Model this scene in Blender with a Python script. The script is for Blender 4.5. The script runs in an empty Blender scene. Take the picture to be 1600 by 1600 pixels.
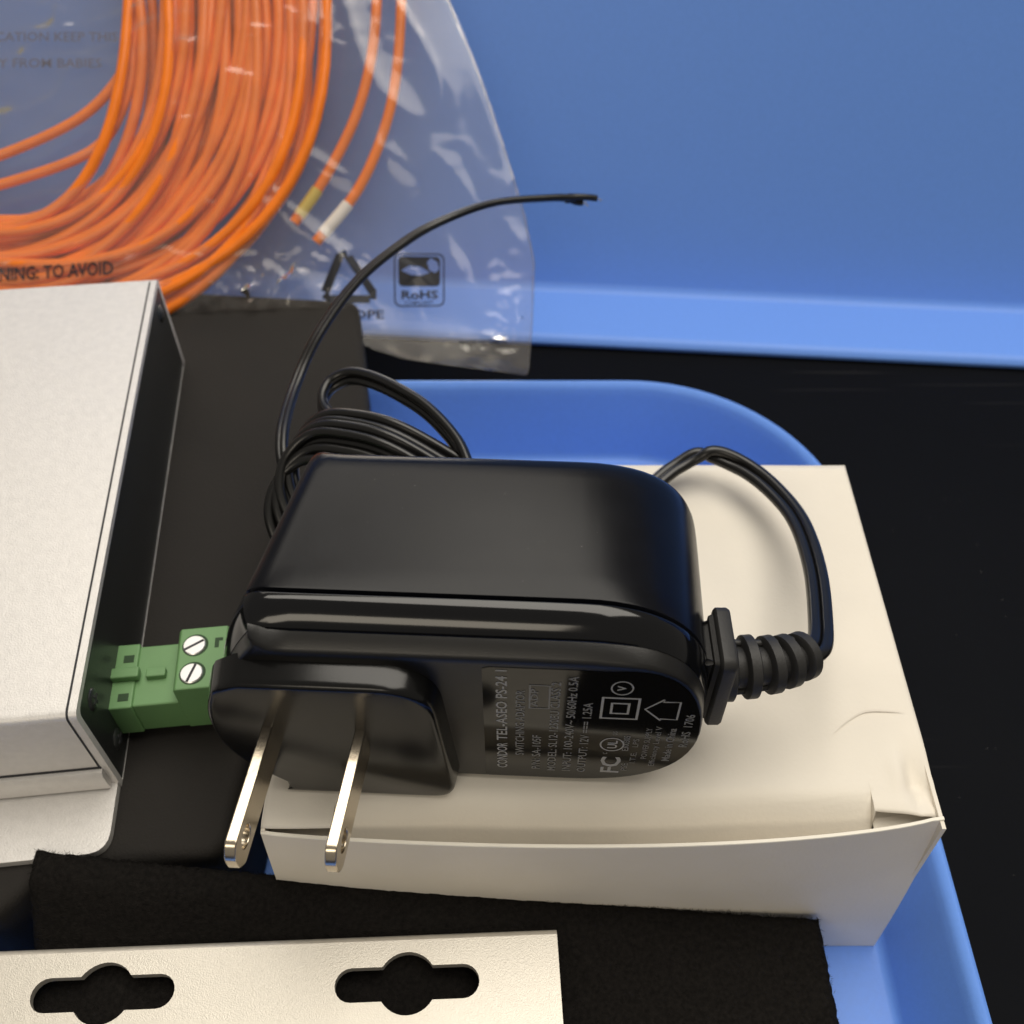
import bpy, bmesh, math, random
from mathutils import Vector, Matrix, noise
random.seed(7)
S = 0.001            # everything below is written in millimetres
OFF = 192.0          # the table top lies 192 mm under the lens; heights are measured from the lens
scene = bpy.context.scene
col = scene.collection
R = math.radians

# ------------------------------------------------------------------ camera
cam_d = bpy.data.cameras.new('camera')
cam = bpy.data.objects.new('camera', cam_d); col.objects.link(cam)
cam.location = (0, 0, OFF * S)
cam.rotation_euler = (R(90 - 50), 0, 0)
cam_d.sensor_width = 36; cam_d.lens = 36
cam_d.clip_start = 0.004; cam_d.clip_end = 20
cam_d.dof.use_dof = True; cam_d.dof.focus_distance = 0.148; cam_d.dof.aperture_fstop = 27
scene.camera = cam
# ------------------------------------------------------------------ room light
w = bpy.data.worlds.new('World'); scene.world = w; w.use_nodes = True
w.node_tree.nodes['Background'].inputs[0].default_value = (1.0, 0.93, 0.83, 1)
w.node_tree.nodes['Background'].inputs[1].default_value = 0.22
def area(name, loc, target, size, power, color):
    d = bpy.data.lights.new(name, 'AREA'); d.shape = 'RECTANGLE'
    d.size, d.size_y = size; d.energy = power; d.color = color
    o = bpy.data.objects.new(name, d); col.objects.link(o); o.location = loc
    o.rotation_euler = (Vector(target) - Vector(loc)).to_track_quat('-Z', 'Y').to_euler()
    return o
area('ceiling_lamp', (0.3, 0.5, 1.75), (0, 0.1, 0.05), (1.7, 1.3), 34, (1.0, 0.94, 0.84))
area('ceiling_lamp', (-0.5, 1.9, 1.75), (0, 0.1, 0.05), (1.4, 0.8), 8, (1.0, 0.93, 0.83))
area('added_front_light', (-0.7, -2.1, 1.75), (0, 0.08, 0.05), (1.5, 0.7), 14, (1.0, 0.89, 0.72))  # area light added behind the viewer for the adapter's bright front strip
vs = scene.view_settings
vs.view_transform = 'Standard'; vs.look = 'None'; vs.gamma = 1; vs.exposure = 0.0
vs.use_curve_mapping = False
scene.render.engine = 'CYCLES'
scene.cycles.transparent_max_bounces = 24
scene.cycles.max_bounces = 10

# ------------------------------------------------------------------ materials
def mat(name, color, rough=0.5, metal=0.0, bump=None, spec=0.5, mottle=None, coat=0.0, aniso=None):
    m = bpy.data.materials.new(name); m.use_nodes = True
    nt = m.node_tree; b = nt.nodes['Principled BSDF']
    b.inputs['Base Color'].default_value = (*color, 1)
    b.inputs['Roughness'].default_value = rough
    b.inputs['Metallic'].default_value = metal
    b.inputs['Specular IOR Level'].default_value = spec
    if coat: b.inputs['Coat Weight'].default_value = coat; b.inputs['Coat Roughness'].default_value = 0.12
    tc = nt.nodes.new('ShaderNodeTexCoord')
    if bump:
        sc, st = bump[:2]
        n = nt.nodes.new('ShaderNodeTexNoise'); n.inputs['Scale'].default_value = sc; n.inputs['Detail'].default_value = 4
        nt.links.new(tc.outputs['Object'], n.inputs['Vector'])
        bp = nt.nodes.new('ShaderNodeBump'); bp.inputs['Strength'].default_value = st
        bp.inputs['Distance'].default_value = 0.0002 if len(bump) < 3 else bump[2]
        nt.links.new(n.outputs['Fac'], bp.inputs['Height']); nt.links.new(bp.outputs['Normal'], b.inputs['Normal'])
    if mottle:                                     # scale, amount: wear and dust in colour and gloss
        sc, amt = mottle
        n = nt.nodes.new('ShaderNodeTexNoise'); n.inputs['Scale'].default_value = sc; n.inputs['Detail'].default_value = 6
        nt.links.new(tc.outputs['Object'], n.inputs['Vector'])
        r = nt.nodes.new('ShaderNodeValToRGB')
        r.color_ramp.elements[0].position = 0.3; r.color_ramp.elements[1].position = 0.7
        r.color_ramp.elements[0].color = (*[c * (1 - amt) for c in color], 1)
        r.color_ramp.elements[1].color = (*[min(1, c * (1 + amt)) for c in color], 1)
        nt.links.new(n.outputs['Fac'], r.inputs['Fac']); nt.links.new(r.outputs['Color'], b.inputs['Base Color'])
        mr = nt.nodes.new('ShaderNodeMapRange'); mr.inputs['To Min'].default_value = rough * 0.85; mr.inputs['To Max'].default_value = min(1, rough * 1.15)
        nt.links.new(n.outputs['Fac'], mr.inputs['Value']); nt.links.new(mr.outputs['Result'], b.inputs['Roughness'])
    return m
M = {}
M['table'] = mat('black_table', (0.0035, 0.004, 0.0055), 0.6, bump=(900, 0.15), mottle=(25, 0.4), spec=0.045)
nt = M['table'].node_tree; pb_ = nt.nodes['Principled BSDF']
tcn = nt.nodes.new('ShaderNodeTexCoord'); mp = nt.nodes.new('ShaderNodeMapping'); mp.inputs['Rotation'].default_value = (0, 0, R(-38)); mp.inputs['Scale'].default_value = (9, 420, 1)
nz = nt.nodes.new('ShaderNodeTexNoise'); nz.inputs['Scale'].default_value = 1.0; nz.inputs['Detail'].default_value = 2
cr_ = nt.nodes.new('ShaderNodeValToRGB'); cr_.color_ramp.elements[0].position = .69; cr_.color_ramp.elements[1].position = .74
cr_.color_ramp.elements[0].color = (0.0035, 0.004, 0.0055, 1); cr_.color_ramp.elements[1].color = (0.014, 0.014, 0.015, 1)
nt.links.new(tcn.outputs['Object'], mp.inputs['Vector']); nt.links.new(mp.outputs['Vector'], nz.inputs['Vector']); nt.links.new(nz.outputs['Fac'], cr_.inputs['Fac'])
nt.links.new(cr_.outputs['Color'], pb_.inputs['Base Color'])
M['blue'] = mat('blue_plastic', (0.155, 0.335, 0.88), 0.42, bump=(1800, 0.14), mottle=(900, 0.02), spec=0.32)
M['foam'] = mat('black_foam', (0.0085, 0.0075, 0.0068), 1.0, bump=(3500, 0.8, 0.0003), mottle=(1500, 0.4), spec=0.08)
M['slab'] = mat('grey_black_foam', (0.019, 0.017, 0.0152), 0.8, bump=(2600, 0.6), mottle=(60, 0.15), spec=0.2)
M['alu'] = mat('anodised_aluminium', (0.70, 0.68, 0.655), 0.5, 0.5, bump=(3200, 0.25), mottle=(700, 0.04))
M['alu_edge'] = mat('cut_aluminium', (0.88, 0.85, 0.80), 0.3, 1.0, bump=(1500, 0.2))
M['steel'] = mat('bracket_steel', (0.58, 0.545, 0.48), 0.44, 0.6, bump=(4500, 0.25), mottle=(900, 0.05))
M['nickel'] = mat('nickel', (0.62, 0.54, 0.42), 0.22, 1.0, bump=(900, 0.08))
M['screwmetal'] = mat('zinc_screw', (0.80, 0.79, 0.78), 0.3, 0.8)
M['plate'] = mat('black_end_plate', (0.018, 0.020, 0.020), 0.32, bump=(2500, 0.2), spec=0.5)
M['groove'] = mat('dark_gap', (0.02, 0.02, 0.024), 0.7)
M['green'] = mat('green_plastic', (0.125, 0.255, 0.098), 0.5, bump=(1500, 0.1), mottle=(150, 0.05))
M['greenshade'] = mat('green_plastic_shaded', (0.015, 0.045, 0.012), 0.7)  # green plastic darkened: shade inside wells and slots put into the colour
M['card'] = mat('white_card', (0.755, 0.705, 0.615), 0.75, bump=(1500, 0.2), mottle=(60, 0.04), spec=0.3)
M['cardedge'] = mat('card_cut_edge', (0.84, 0.80, 0.70), 0.8)
M['black'] = mat('black_abs', (0.003, 0.0033, 0.005), 0.24, bump=(5000, 0.05), spec=0.21, mottle=(220, 0.12))
M['blackgloss'] = mat('black_abs_polished', (0.003, 0.0032, 0.004), 0.10, spec=0.5)
M['blackface'] = mat('black_abs_smooth', (0.004, 0.004, 0.004), 0.19, bump=(5000, 0.03), spec=0.38)
M['blackmatte'] = mat('black_abs_textured', (0.006, 0.0058, 0.0056), 0.36, bump=(6000, 0.12), spec=0.5)
M['rubber'] = mat('black_rubber', (0.016, 0.0155, 0.015), 0.55, bump=(2500, 0.2))
M['cord'] = mat('black_cord', (0.006, 0.0058, 0.0056), 0.28, spec=0.5)
M['faintink'] = mat('faint_ink', (0.085, 0.09, 0.15), 0.6)
M['label'] = mat('black_label', (0.004, 0.004, 0.004), 0.09, spec=0.5)
M['print'] = mat('grey_print', (0.20, 0.197, 0.18), 0.6)
M['printbright'] = mat('white_print', (0.34, 0.335, 0.31), 0.6)
M['ink'] = mat('dark_ink', (0.008, 0.009, 0.014), 0.55)
M['orange'] = mat('orange_jacket', (0.86, 0.195, 0.007), 0.34, mottle=(120, 0.10))
M['yellow'] = mat('yellow_sleeve', (0.60, 0.44, 0.07), 0.5)
M['white'] = mat('white_sleeve', (0.80, 0.74, 0.68), 0.5)
M['copper'] = mat('tinned_wire', (0.75, 0.73, 0.70), 0.3, 1.0)
# clear bag film
m = bpy.data.materials.new('clear_film'); m.use_nodes = True; nt = m.node_tree; nt.nodes.clear()
out = nt.nodes.new('ShaderNodeOutputMaterial')
tr = nt.nodes.new('ShaderNodeBsdfTransparent'); tr.inputs[0].default_value = (0.95, 0.95, 0.95, 1)
gl = nt.nodes.new('ShaderNodeBsdfGlossy'); gl.inputs['Roughness'].default_value = 0.13; gl.inputs[0].default_value = (1, 0.98, 0.94, 1)
df = nt.nodes.new('ShaderNodeBsdfDiffuse'); df.inputs[0].default_value = (0.78, 0.74, 0.70, 1)
fr = nt.nodes.new('ShaderNodeFresnel'); fr.inputs['IOR'].default_value = 1.4
tc = nt.nodes.new('ShaderNodeTexCoord')
ns = nt.nodes.new('ShaderNodeTexNoise'); ns.noise_type = 'RIDGED_MULTIFRACTAL'; ns.inputs['Scale'].default_value = 38; ns.inputs['Detail'].default_value = 2.5; ns.inputs['Roughness'].default_value = 0.45; ns.inputs['Distortion'].default_value = 0.6
nt.links.new(tc.outputs['Object'], ns.inputs['Vector'])
bp = nt.nodes.new('ShaderNodeBump'); bp.inputs['Strength'].default_value = 0.7; bp.inputs['Distance'].default_value = 0.001
nt.links.new(ns.outputs['Fac'], bp.inputs['Height'])
for n in (gl, fr): nt.links.new(bp.outputs['Normal'], n.inputs['Normal'])
m1 = nt.nodes.new('ShaderNodeMixShader'); m1.inputs[0].default_value = 0.07
nt.links.new(tr.outputs[0], m1.inputs[1]); nt.links.new(df.outputs[0], m1.inputs[2])
m2 = nt.nodes.new('ShaderNodeMixShader')
nt.links.new(fr.outputs[0], m2.inputs[0]); nt.links.new(m1.outputs[0], m2.inputs[1]); nt.links.new(gl.outputs[0], m2.inputs[2])
nt.links.new(m2.outputs[0], out.inputs[0])
M['film'] = m

# ------------------------------------------------------------------ mesh helpers (mm)
def lens_to_table(p): return Vector((p[0], p[1], p[2] + OFF))
def tag(o, label, cat, group=None, kind=None):
    if label: o['label'] = label
    if cat: o['category'] = cat
    if group: o['group'] = group
    if kind: o['kind'] = kind
    return o
def thing(name, base, label, cat, group=None):
    o = bpy.data.objects.new(name, None); col.objects.link(o)
    o.empty_display_size = 0.01
    o.location = lens_to_table(base) * S
    return tag(o, label, cat, group)
def build(name, verts, faces, material, parent=None, smooth=35, tf=None, bevel=0, weld=False):
    me = bpy.data.meshes.new(name)
    base = parent_base(parent)
    pts = []
    for v in verts:
        v = Vector(v)
        if tf: v = tf(v)
        pts.append((lens_to_table(v) * S) - base)
    me.from_pydata(pts, [], faces); me.update()
    bm = bmesh.new(); bm.from_mesh(me)
    if weld: bmesh.ops.remove_doubles(bm, verts=bm.verts, dist=1e-6)
    bmesh.ops.recalc_face_normals(bm, faces=bm.faces)
    bm.to_mesh(me); bm.free()
    if smooth:
        me.shade_smooth() if hasattr(me, 'shade_smooth') else None
        me.set_sharp_from_angle(angle=R(smooth))
    me.materials.append(material)
    o = bpy.data.objects.new(name, me); col.objects.link(o)
    if parent: o.parent = parent
    if bevel:
        b = o.modifiers.new('bevel', 'BEVEL'); b.width = bevel * S; b.segments = 3; b.limit_method = 'ANGLE'; b.angle_limit = R(40)
        b.harden_normals = False
    return o
def parent_base(p):
    v = Vector((0, 0, 0))
    while p:
        v += p.location; p = p.parent
    return v
def box(x0, x1, y0, y1, z0, z1):
    v = [(x, y, z) for z in (z0, z1) for y in (y0, y1) for x in (x0, x1)]
    f = [(0, 2, 3, 1), (4, 5, 7, 6), (0, 1, 5, 4), (2, 6, 7, 3), (0, 4, 6, 2), (1, 3, 7, 5)]
    return v, f
def merge(*parts):
    V, F = [], []
    for v, f in parts:
        n = len(V); V += list(v); F += [tuple(i + n for i in q) for q in f]
    return V, F
def loft(rings, cap0=True, cap1=True, closed=True):
    n = len(rings[0]); V = [p for r in rings for p in r]; F = []
    for i in range(len(rings) - 1):
        for j in range(n if closed else n - 1):
            k = (j + 1) % n
            F.append((i * n + j, i * n + k, (i + 1) * n + k, (i + 1) * n + j))
    if cap0: F.append(tuple(range(n - 1, -1, -1)))
    if cap1: F.append(tuple((len(rings) - 1) * n + j for j in range(n)))
    return V, F
def offset2d(pts, d, scale=None):
    n = len(pts); out = []
    area_ = sum(pts[i][0] * pts[(i + 1) % n][1] - pts[(i + 1) % n][0] * pts[i][1] for i in range(n))
    sg = 1 if area_ > 0 else -1
    for i, p in enumerate(pts):
        a, b = Vector(pts[i - 1]), Vector(pts[(i + 1) % n])
        t = (b - a).normalized(); nn = Vector((-t.y, t.x)) * sg
        k = d * (scale(p) if scale else 1)
        out.append((p[0] + nn.x * k, p[1] + nn.y * k))
    return out
def plate2d(outline, holes=()):
    """flat 2-D plate with holes -> verts(2d), tris, boundary loops"""
    bm = bmesh.new(); loops = []
    for lp in [outline] + list(holes):
        vs_ = [bm.verts.new((p[0], p[1], 0)) for p in lp]
        loops.append(vs_)
    es = [bm.edges.new((l[i], l[(i + 1) % len(l)])) for l in loops for i in range(len(l))]
    bmesh.ops.triangle_fill(bm, use_beauty=True, edges=es)
    bm.verts.index_update()
    V = [(v.co.x, v.co.y) for v in bm.verts]; F = [tuple(v.index for v in f.verts) for f in bm.faces]
    L = [[v.index for v in l] for l in loops]
    bm.free(); return V, F, L
def plate(outline, holes, fn, t):
    """plate of thickness t; fn(a, b, h) places it"""
    V2, F2, L = plate2d(outline, holes); n = len(V2)
    V = [fn(a, b, 0) for a, b in V2] + [fn(a, b, t) for a, b in V2]
    F = [f for f in F2] + [tuple(i + n for i in reversed(f)) for f in F2]
    for l in L:
        for i in range(len(l)):
            a, b = l[i], l[(i + 1) % len(l)]; F.append((a, b, b + n, a + n))
    return V, F
def circle(cx, cy, r, n=32, ry=None):
    ry = ry or r
    return [(cx + r * math.cos(2 * math.pi * i / n), cy + ry * math.sin(2 * math.pi * i / n)) for i in range(n)]
def rrect(x0, x1, y0, y1, r, n=6):
    out = []
    for cx, cy, a in ((x1 - r, y1 - r, 0), (x0 + r, y1 - r, 90), (x0 + r, y0 + r, 180), (x1 - r, y0 + r, 270)):
        for i in range(n + 1):
            t = R(a + 90 * i / n); out.append((cx + r * math.cos(t), cy + r * math.sin(t)))
    return out
def round_poly(pts, rads, n=5):
    out = []; N = len(pts)
    for i, p in enumerate(pts):
        r = rads[i] if isinstance(rads, (list, tuple)) else rads
        p = Vector(p); a = Vector(pts[i - 1]) - p; b = Vector(pts[(i + 1) % N]) - p
        if r <= 0: out.append(tuple(p)); continue
        k = min(r, a.length * .45, b.length * .45)
        A = p + a.normalized() * k; B = p + b.normalized() * k
        for j in range(n + 1):
            t = j / n; q = A * (1 - t) ** 2 + p * 2 * t * (1 - t) + B * t * t; out.append((q.x, q.y))
    return out
def spline(pts, per=10, closed=False):
    P = [Vector(p) for p in pts]; n = len(P); out = []
    rng = n if closed else n - 1
    for i in range(rng):
        if closed: a, b, c_, d = P[i - 1], P[i], P[(i + 1) % n], P[(i + 2) % n]
        else:
            b, c_ = P[i], P[i + 1]
            a = P[i - 1] if i else b * 2 - c_; d = P[i + 2] if i + 2 < n else c_ * 2 - b
        for k in range(per):
            t = k / per
            out.append(0.5 * ((2 * b) + (c_ - a) * t + (2 * a - 5 * b + 4 * c_ - d) * t * t + (3 * b - a - 3 * c_ + d) * t ** 3))
    if not closed: out.append(P[-1])
    return out
def tube(path, r, sides=10, closed=False, cap=True):
    P = [Vector(p) for p in path]; n = len(P); rings = []
    t0 = (P[1] - P[0]).normalized()
    nrm = t0.orthogonal().normalized()
    for i in range(n):
        a = P[i - 1] if (i or closed) else P[i]; b = P[(i + 1) % n] if (i + 1 < n or closed) else P[i]
        t = (b - a).normalized()
        nrm = (nrm - t * nrm.dot(t)).normalized(); bn = t.cross(nrm)
        rr = r(i / (n - 1)) if callable(r) else r
        rings.append([P[i] + (nrm * math.cos(2 * math.pi * k / sides) + bn * math.sin(2 * math.pi * k / sides)) * rr for k in range(sides)])
    V, F = loft(rings, cap and not closed, cap and not closed)
    if closed:
        m_ = (n - 1) * sides
        # nearest matching start vertex so that the seam does not twist
        best = min(range(sides), key=lambda s: (Vector(V[m_]) - Vector(V[s])).length)
        for k in range(sides):
            F.append((m_ + k, m_ + (k + 1) % sides, (best + k + 1) % sides, (best + k) % sides))
    return V, F
def twin(path, r, gap, side_fn, sides=9):
    """two-core flat cord: two touching tubes; side_fn(t) gives the direction across the cord"""
    P = [Vector(p) for p in path]; n = len(P); A, B = [], []
    for i in range(n):
        t = (P[min(i + 1, n - 1)] - P[max(i - 1, 0)]).normalized()
        s_ = Vector(side_fn(i / (n - 1))); s_ = (s_ - t * s_.dot(t)).normalized()
        A.append(P[i] + s_ * gap / 2); B.append(P[i] - s_ * gap / 2)
    return merge(tube(A, r, sides), tube(B, r, sides))
def text2d(body, size, bold=0.0, spacing=1.0):
    cu = bpy.data.curves.new('t', 'FONT'); cu.body = body; cu.size = size; cu.offset = bold; cu.space_character = spacing; cu.resolution_u = 2
    o = bpy.data.objects.new('t', cu); col.objects.link(o)
    dg = bpy.context.evaluated_depsgraph_get()
    me = bpy.data.meshes.new_from_object(o.evaluated_get(dg))
    V = [(v.co.x, v.co.y) for v in me.vertices]; F = [tuple(p.vertices) for p in me.polygons]
    bpy.data.objects.remove(o); bpy.data.curves.remove(cu); bpy.data.meshes.remove(me)
    wdt = max((v[0] for v in V), default=0)
    return V, F, wdt
def sstep(a, b, x): t = min(1, max(0, (x - a) / (b - a))); return t * t * (3 - 2 * t)
def rotz(cx, cy, deg):
    ca, sa = math.cos(R(deg)), math.sin(R(deg))
    def f(v): return Vector((cx + (v.x - cx) * ca - (v.y - cy) * sa, cy + (v.x - cx) * sa + (v.y - cy) * ca, v.z))
    return f

# ------------------------------------------------------------------ setting: the black table top
v, f = box(-900, 900, -500, 1200, -222, -192)
o = build('table_top', v, f, M['table'], None, smooth=0, bevel=2); o['kind'] = 'structure'

# ------------------------------------------------------------------ shallow blue tray that holds everything
def tray_ring(o_, z):
    x0, x1, y0, y1, r = -175 - o_, 65.4 + o_, -45 - o_, 175.4 + o_, 38 + o_
    return [(a, b, z) for a, b in rrect(x0, x1, y0, y1, r, 20)]
secs = [(-14, -188), (-1.4, -188), (-.6, -187.8), (0.0, -187.2), (0.4, -186.2), (4.6, -171.5), (5.1, -169.6), (5.8, -168.5),
        (6.6, -168.1), (7.3, -168.5), (7.7, -169.5), (7.3, -170.8), (2.5, -190), (1.6, -191.6), (0, -191.9)]
tray = thing('blue_tray', (-55, 65, -192), 'shallow blue plastic tray with rounded corner, holding the carton and foam', 'tray')
v, f = loft([tray_ring(*q) for q in secs])
build('tray_body', v, f, M['blue'], tray, smooth=50)

# ------------------------------------------------------------------ larger blue tray standing on its edge behind
tr2 = thing('standing_tray', (70, 222, -192), 'large blue plastic tray standing upright on its edge behind the bag', 'tray')
L0, L1 = -190, 330
lean = R(70)
inner = [(0.6, -189.3), (1.6, -188.7), (3.2, -188.6)] + [(20 + 3.5 * math.sin(R(a)), -185.1 - 3.5 * math.cos(R(a))) for a in (0, 18, 36, 54, 70)]
lx, lz = inner[-1]
inner.append((lx + 235 * math.cos(lean), lz + 235 * math.sin(lean)))
outer = [(0.0, -190.2), (0.2, -191.3), (1.2, -191.9), (20, -191.9), (24, -190.2), (26.4, -187), (inner[-1][0] + 3, inner[-1][1] - 1)]
prof = inner + outer[::-1]
yaw = rotz(7, 222, -4.2)
rings = [[(7 + x, 222 + a, b) for a, b in prof] for x in (L0, L1)]
v, f = loft(rings)
build('tray_floor_panel', v, f, M['blue'], tr2, smooth=40, tf=yaw)
for xx in (L0, L1):
    sw = [(0, -191.9), (26, -191.9), (26 + 80, inner[-1][1]), (60, inner[-1][1])]
    v, f = loft([[(7 + xx + d, 222 + a, b) for a, b in sw] for d in (-2.5, 0)])
    build('side_wall', v, f, M['blue'], tr2, tf=yaw, bevel=0.6)

# ------------------------------------------------------------------ foam slab under the enclosure
out = [(-170, 51), (-80, 53), (-73, 60.5), (-46, 63), (-44, 100), (-41, 136), (-31, 148), (-31, 158), (-38, 203), (-170, 214)]
out = round_poly(out, [2, 2, 2, 4, 8, 5, 3, 3, 3, 2], 6)
slab = thing('foam_slab', (-100, 130, -188), 'thick charcoal foam slab lying under the silver enclosure', 'foam')
v, f = loft([[(a, b, z) for a, b in offset2d(out, d)] for d, z in ((1, -187.9), (0, -187), (0, -162.4), (0.25, -161.2), (0.9, -160.4), (2.0, -160.0))])
build('slab_body', v, f, M['slab'], slab, smooth=50)

# ------------------------------------------------------------------ silver enclosure
ec = thing('metal_enclosure', (-105, 125, -160), 'silver aluminium enclosure with black end plate and front mounting flange', 'enclosure')
DX, DY = -64.9, 74.5
dev = rotz(DX, DY, 6.1)
def dprof(ins):          # (y, z) outline of the shell, front at y = DY
    y0, y1, z0, z1 = DY, DY + 106, -159.8, -136
    return round_poly([(y0 + ins, z0 + ins * .02), (y0 + ins, z1 - ins), (y1 - ins, z1 - ins), (y1 - ins, z0 + ins * .02)], [0.01, 1.5, 1.5, 0.01], 5)
outl = dprof(0); inn = dprof(1.25)
# extruded cover: shell wall with real thickness at the open end
rings = [[(DX - 96, a, b) for a, b in outl], [(DX, a, b) for a, b in outl],
         [(DX, a, b) for a, b in inn], [(DX - 2.2, a, b) for a, b in inn]]
v, f = loft(rings, True, True)
cover = build('cover', v, f, M['alu'], ec, smooth=40, tf=dev)
# shadow gap line between the sheet cover and its end frame
for k, (xa, xb) in enumerate(((DX - 1.55, DX - 1.2),)):
    pts = [(DY - .06, -152.2)] + offset2d(outl, -.06)[6:13] + [(DY + 104.5, -135.94)]
    V = [(x, a, b) for a, b in pts for x in (xa, xb)]
    build('edge_seam', V, [(2 * i, 2 * i + 2, 2 * i + 3, 2 * i + 1) for i in range(len(pts) - 1)], M['groove'], cover, smooth=0, tf=dev)
# raised rib and groove on the front wall
v, f = loft([[(x, a, b) for a, b in [(DY - 1.1, -157.8), (DY - 1.1, -153.6), (DY - 0.7, -152.9), (DY + 0.3, -152.8), (DY + 0.3, -157.8)]] for x in (DX - 96, DX - 1.1)])
build('front_rib', v, f, M['alu'], ec, smooth=30, tf=dev)
v, f = box(DX - 96, DX - 1.15, DY - 0.12, DY + 0.4, -152.7, -152.2)
build('front_groove', v, f, M['groove'], ec, smooth=0, tf=dev)
# mounting flange
fl = round_poly([(DX - 96, DY + 0.5), (DX - 96, DY - 11.8), (DX - 0.2, DY - 11.8), (DX - 0.2, DY + 0.5)], [0, 0, 3.6, 0], 8)
v, f = plate(fl, [], lambda a, b, h: (a, b, -159.9 + h), 1.6)
build('mounting_flange', v, f, M['alu'], ec, smooth=40, tf=dev, bevel=0.35)
# end plate (sits inside the frame), screws, printing, header
ep = round_poly([(DY + 1.2, -159.85), (DY + 1.2, -137.2), (DY + 104.8, -137.2), (DY + 104.8, -159.85)], .6, 4)
v, f = loft([[(x, a, b) for a, b in (ep if k else offset2d(ep, .3))] for x, k in ((DX - 2.0, 1), (DX - 0.12, 1), (DX - 0.03, 0))])
endp = build('end_plate', v, f, M['plate'], ec, smooth=40, tf=dev)
def dome(cx, cy, cz, r, h, axis='x', n=20):
    rr = []
    for k in range(5):
        a = k / 5 * math.pi / 2
        rad, hh = r * math.cos(a), h * math.sin(a)
        rr.append([(cx + hh, cy + rad * math.cos(2 * math.pi * i / n), cz + rad * math.sin(2 * math.pi * i / n)) for i in range(n)])
    return loft(rr)
for yy, zz in ((DY + 6.0, -141.5), (DY + 100.5, -141.5), (DY + 6.0, -154.5)):
    v, f = dome(DX - 0.05, yy, zz, 1.9, 0.55)
    sc = build('plate_screw', v, f, M['plate'], ec, smooth=60, tf=dev)
    v, f = merge(box(DX + .2, DX + .52, yy - 1.0, yy + 1.0, zz - .22, zz + .22), box(DX + .2, DX + .515, yy - .22, yy + .22, zz - 1.0, zz + 1.0))
    build('cross_recess', v, f, M['groove'], sc, smooth=0, tf=dev)
# header socket the plug is pushed into
v, f = merge(box(DX - 0.5, DX + 3.6, DY + 8.2, DY + 20.6, -157, -148.6), box(DX - 0.5, DX + 4.4, DY + 13.2, DY + 15.2, -148.7, -147.2))
build('terminal_header', v, f, M['green'], ec, smooth=0, tf=dev, bevel=0.3)
for yy in (DY + 10.2, DY + 17.6):
    v, f = box(DX + 1.2, DX + 2.9, yy - .7, yy + .7, -148.7, -148.52)
    build('header_slot', v, f, M['greenshade'], ec, smooth=0, tf=dev)

# ------------------------------------------------------------------ green pluggable terminal block
tp = thing('terminal_plug', (-57, 91, -157), 'green two-way screw terminal plug sticking out of the enclosure end plate', 'terminal')
bx = rotz(DX, DY, 6.1)
X0 = DX + 3.4
v, f = merge(box(X0, X0 + 8.4, DY + 8.6, DY + 20.2, -157, -149.0))
build('plug_shroud', v, f, M['green'], tp, smooth=0, tf=bx, bevel=0.35)
prof = [(X0 + 7.6, -157.2), (X0 + 7.6, -145.6), (X0 + 8.0, -145.0), (X0 + 15.6, -145.0), (X0 + 16.2, -145.8), (X0 + 16.2, -157.2)]
nb = 11.8
v, f = loft([[(a, y, b) for a, b in prof] for y in (DY + 8.5, DY + 8.5 + nb)])
blk = build('screw_housing', v, f, M['green'], tp, smooth=0, tf=bx, bevel=0.25)
for k, (sy, ang) in enumerate(((DY + 11.4, 70), (DY + 16.8, 28))):
    sx = X0 + 10.6
    v, f = loft([[(a, b, z) for a, b in circle(sx, sy, r, 28)] for r, z in ((2.15, -144.99), (2.1, -144.96))], True, True)
    build('screw_well', v, f, M['greenshade'], tp, smooth=0, tf=bx)
    v, f = loft([[(a, b, z) for a, b in circle(sx - .1, sy - .15, r, 28)] for r, z in ((1.85, -145), (1.85, -144.75), (1.7, -144.6))])
    scr = build('screw', v, f, M['screwmetal'], tp, smooth=40, tf=bx)
    ca, sa = math.cos(R(ang)), math.sin(R(ang))
    q = [(sx - .1 + ca * a - sa * b, sy - .15 + sa * a + ca * b) for a, b in ((-1.72, -.22), (1.72, -.22), (1.72, .22), (-1.72, .22))]
    v, f = loft([[(a, b, z) for a, b in q] for z in (-144.62, -144.57)])
    build('slot', v, f, M['groove'], scr, smooth=0, tf=bx)
    v, f = merge(box(sx + 3.2, sx + 3.9, sy - .8, sy + 1.0, -145.1, -144.95), box(sx + 3.2, sx + 4.5, sy + .5, sy + 1.1, -145.1, -144.94))
    build('test_slot', v, f, M['greenshade'], tp, smooth=0, tf=bx)
v, f = box(X0 + 2.0, X0 + 5.2, DY + 13.4, DY + 15.0, -149.2, -147.9)
build('latch_rib', v, f, M['green'], tp, smooth=0, tf=bx, bevel=0.2)

# ------------------------------------------------------------------ white carton
cb = thing('carton_box', (14, 97, -188), 'small white cardboard carton with tucked lid, under the power adapter', 'box')
CX0, CX1, CYB = -37.0, 64.0, 133.5
def cfront(x):                 # y of the front panel's top edge: bowed outwards
    t = (x - CX0) / (CX1 - CX0)
    return 60.6 + 1.9 * t ** 6 - 2.0 * math.sin(math.pi * min(1, t * 1.02)) ** 0.7
def cfz(x):
    t = (x - CX0) / (CX1 - CX0)
    return -145.9 + 0.5 * t ** 4 - 0.5 * math.sin(math.pi * t)
XS = [CX0 + (CX1 - CX0) * i / 60 for i in range(61)]
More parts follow.
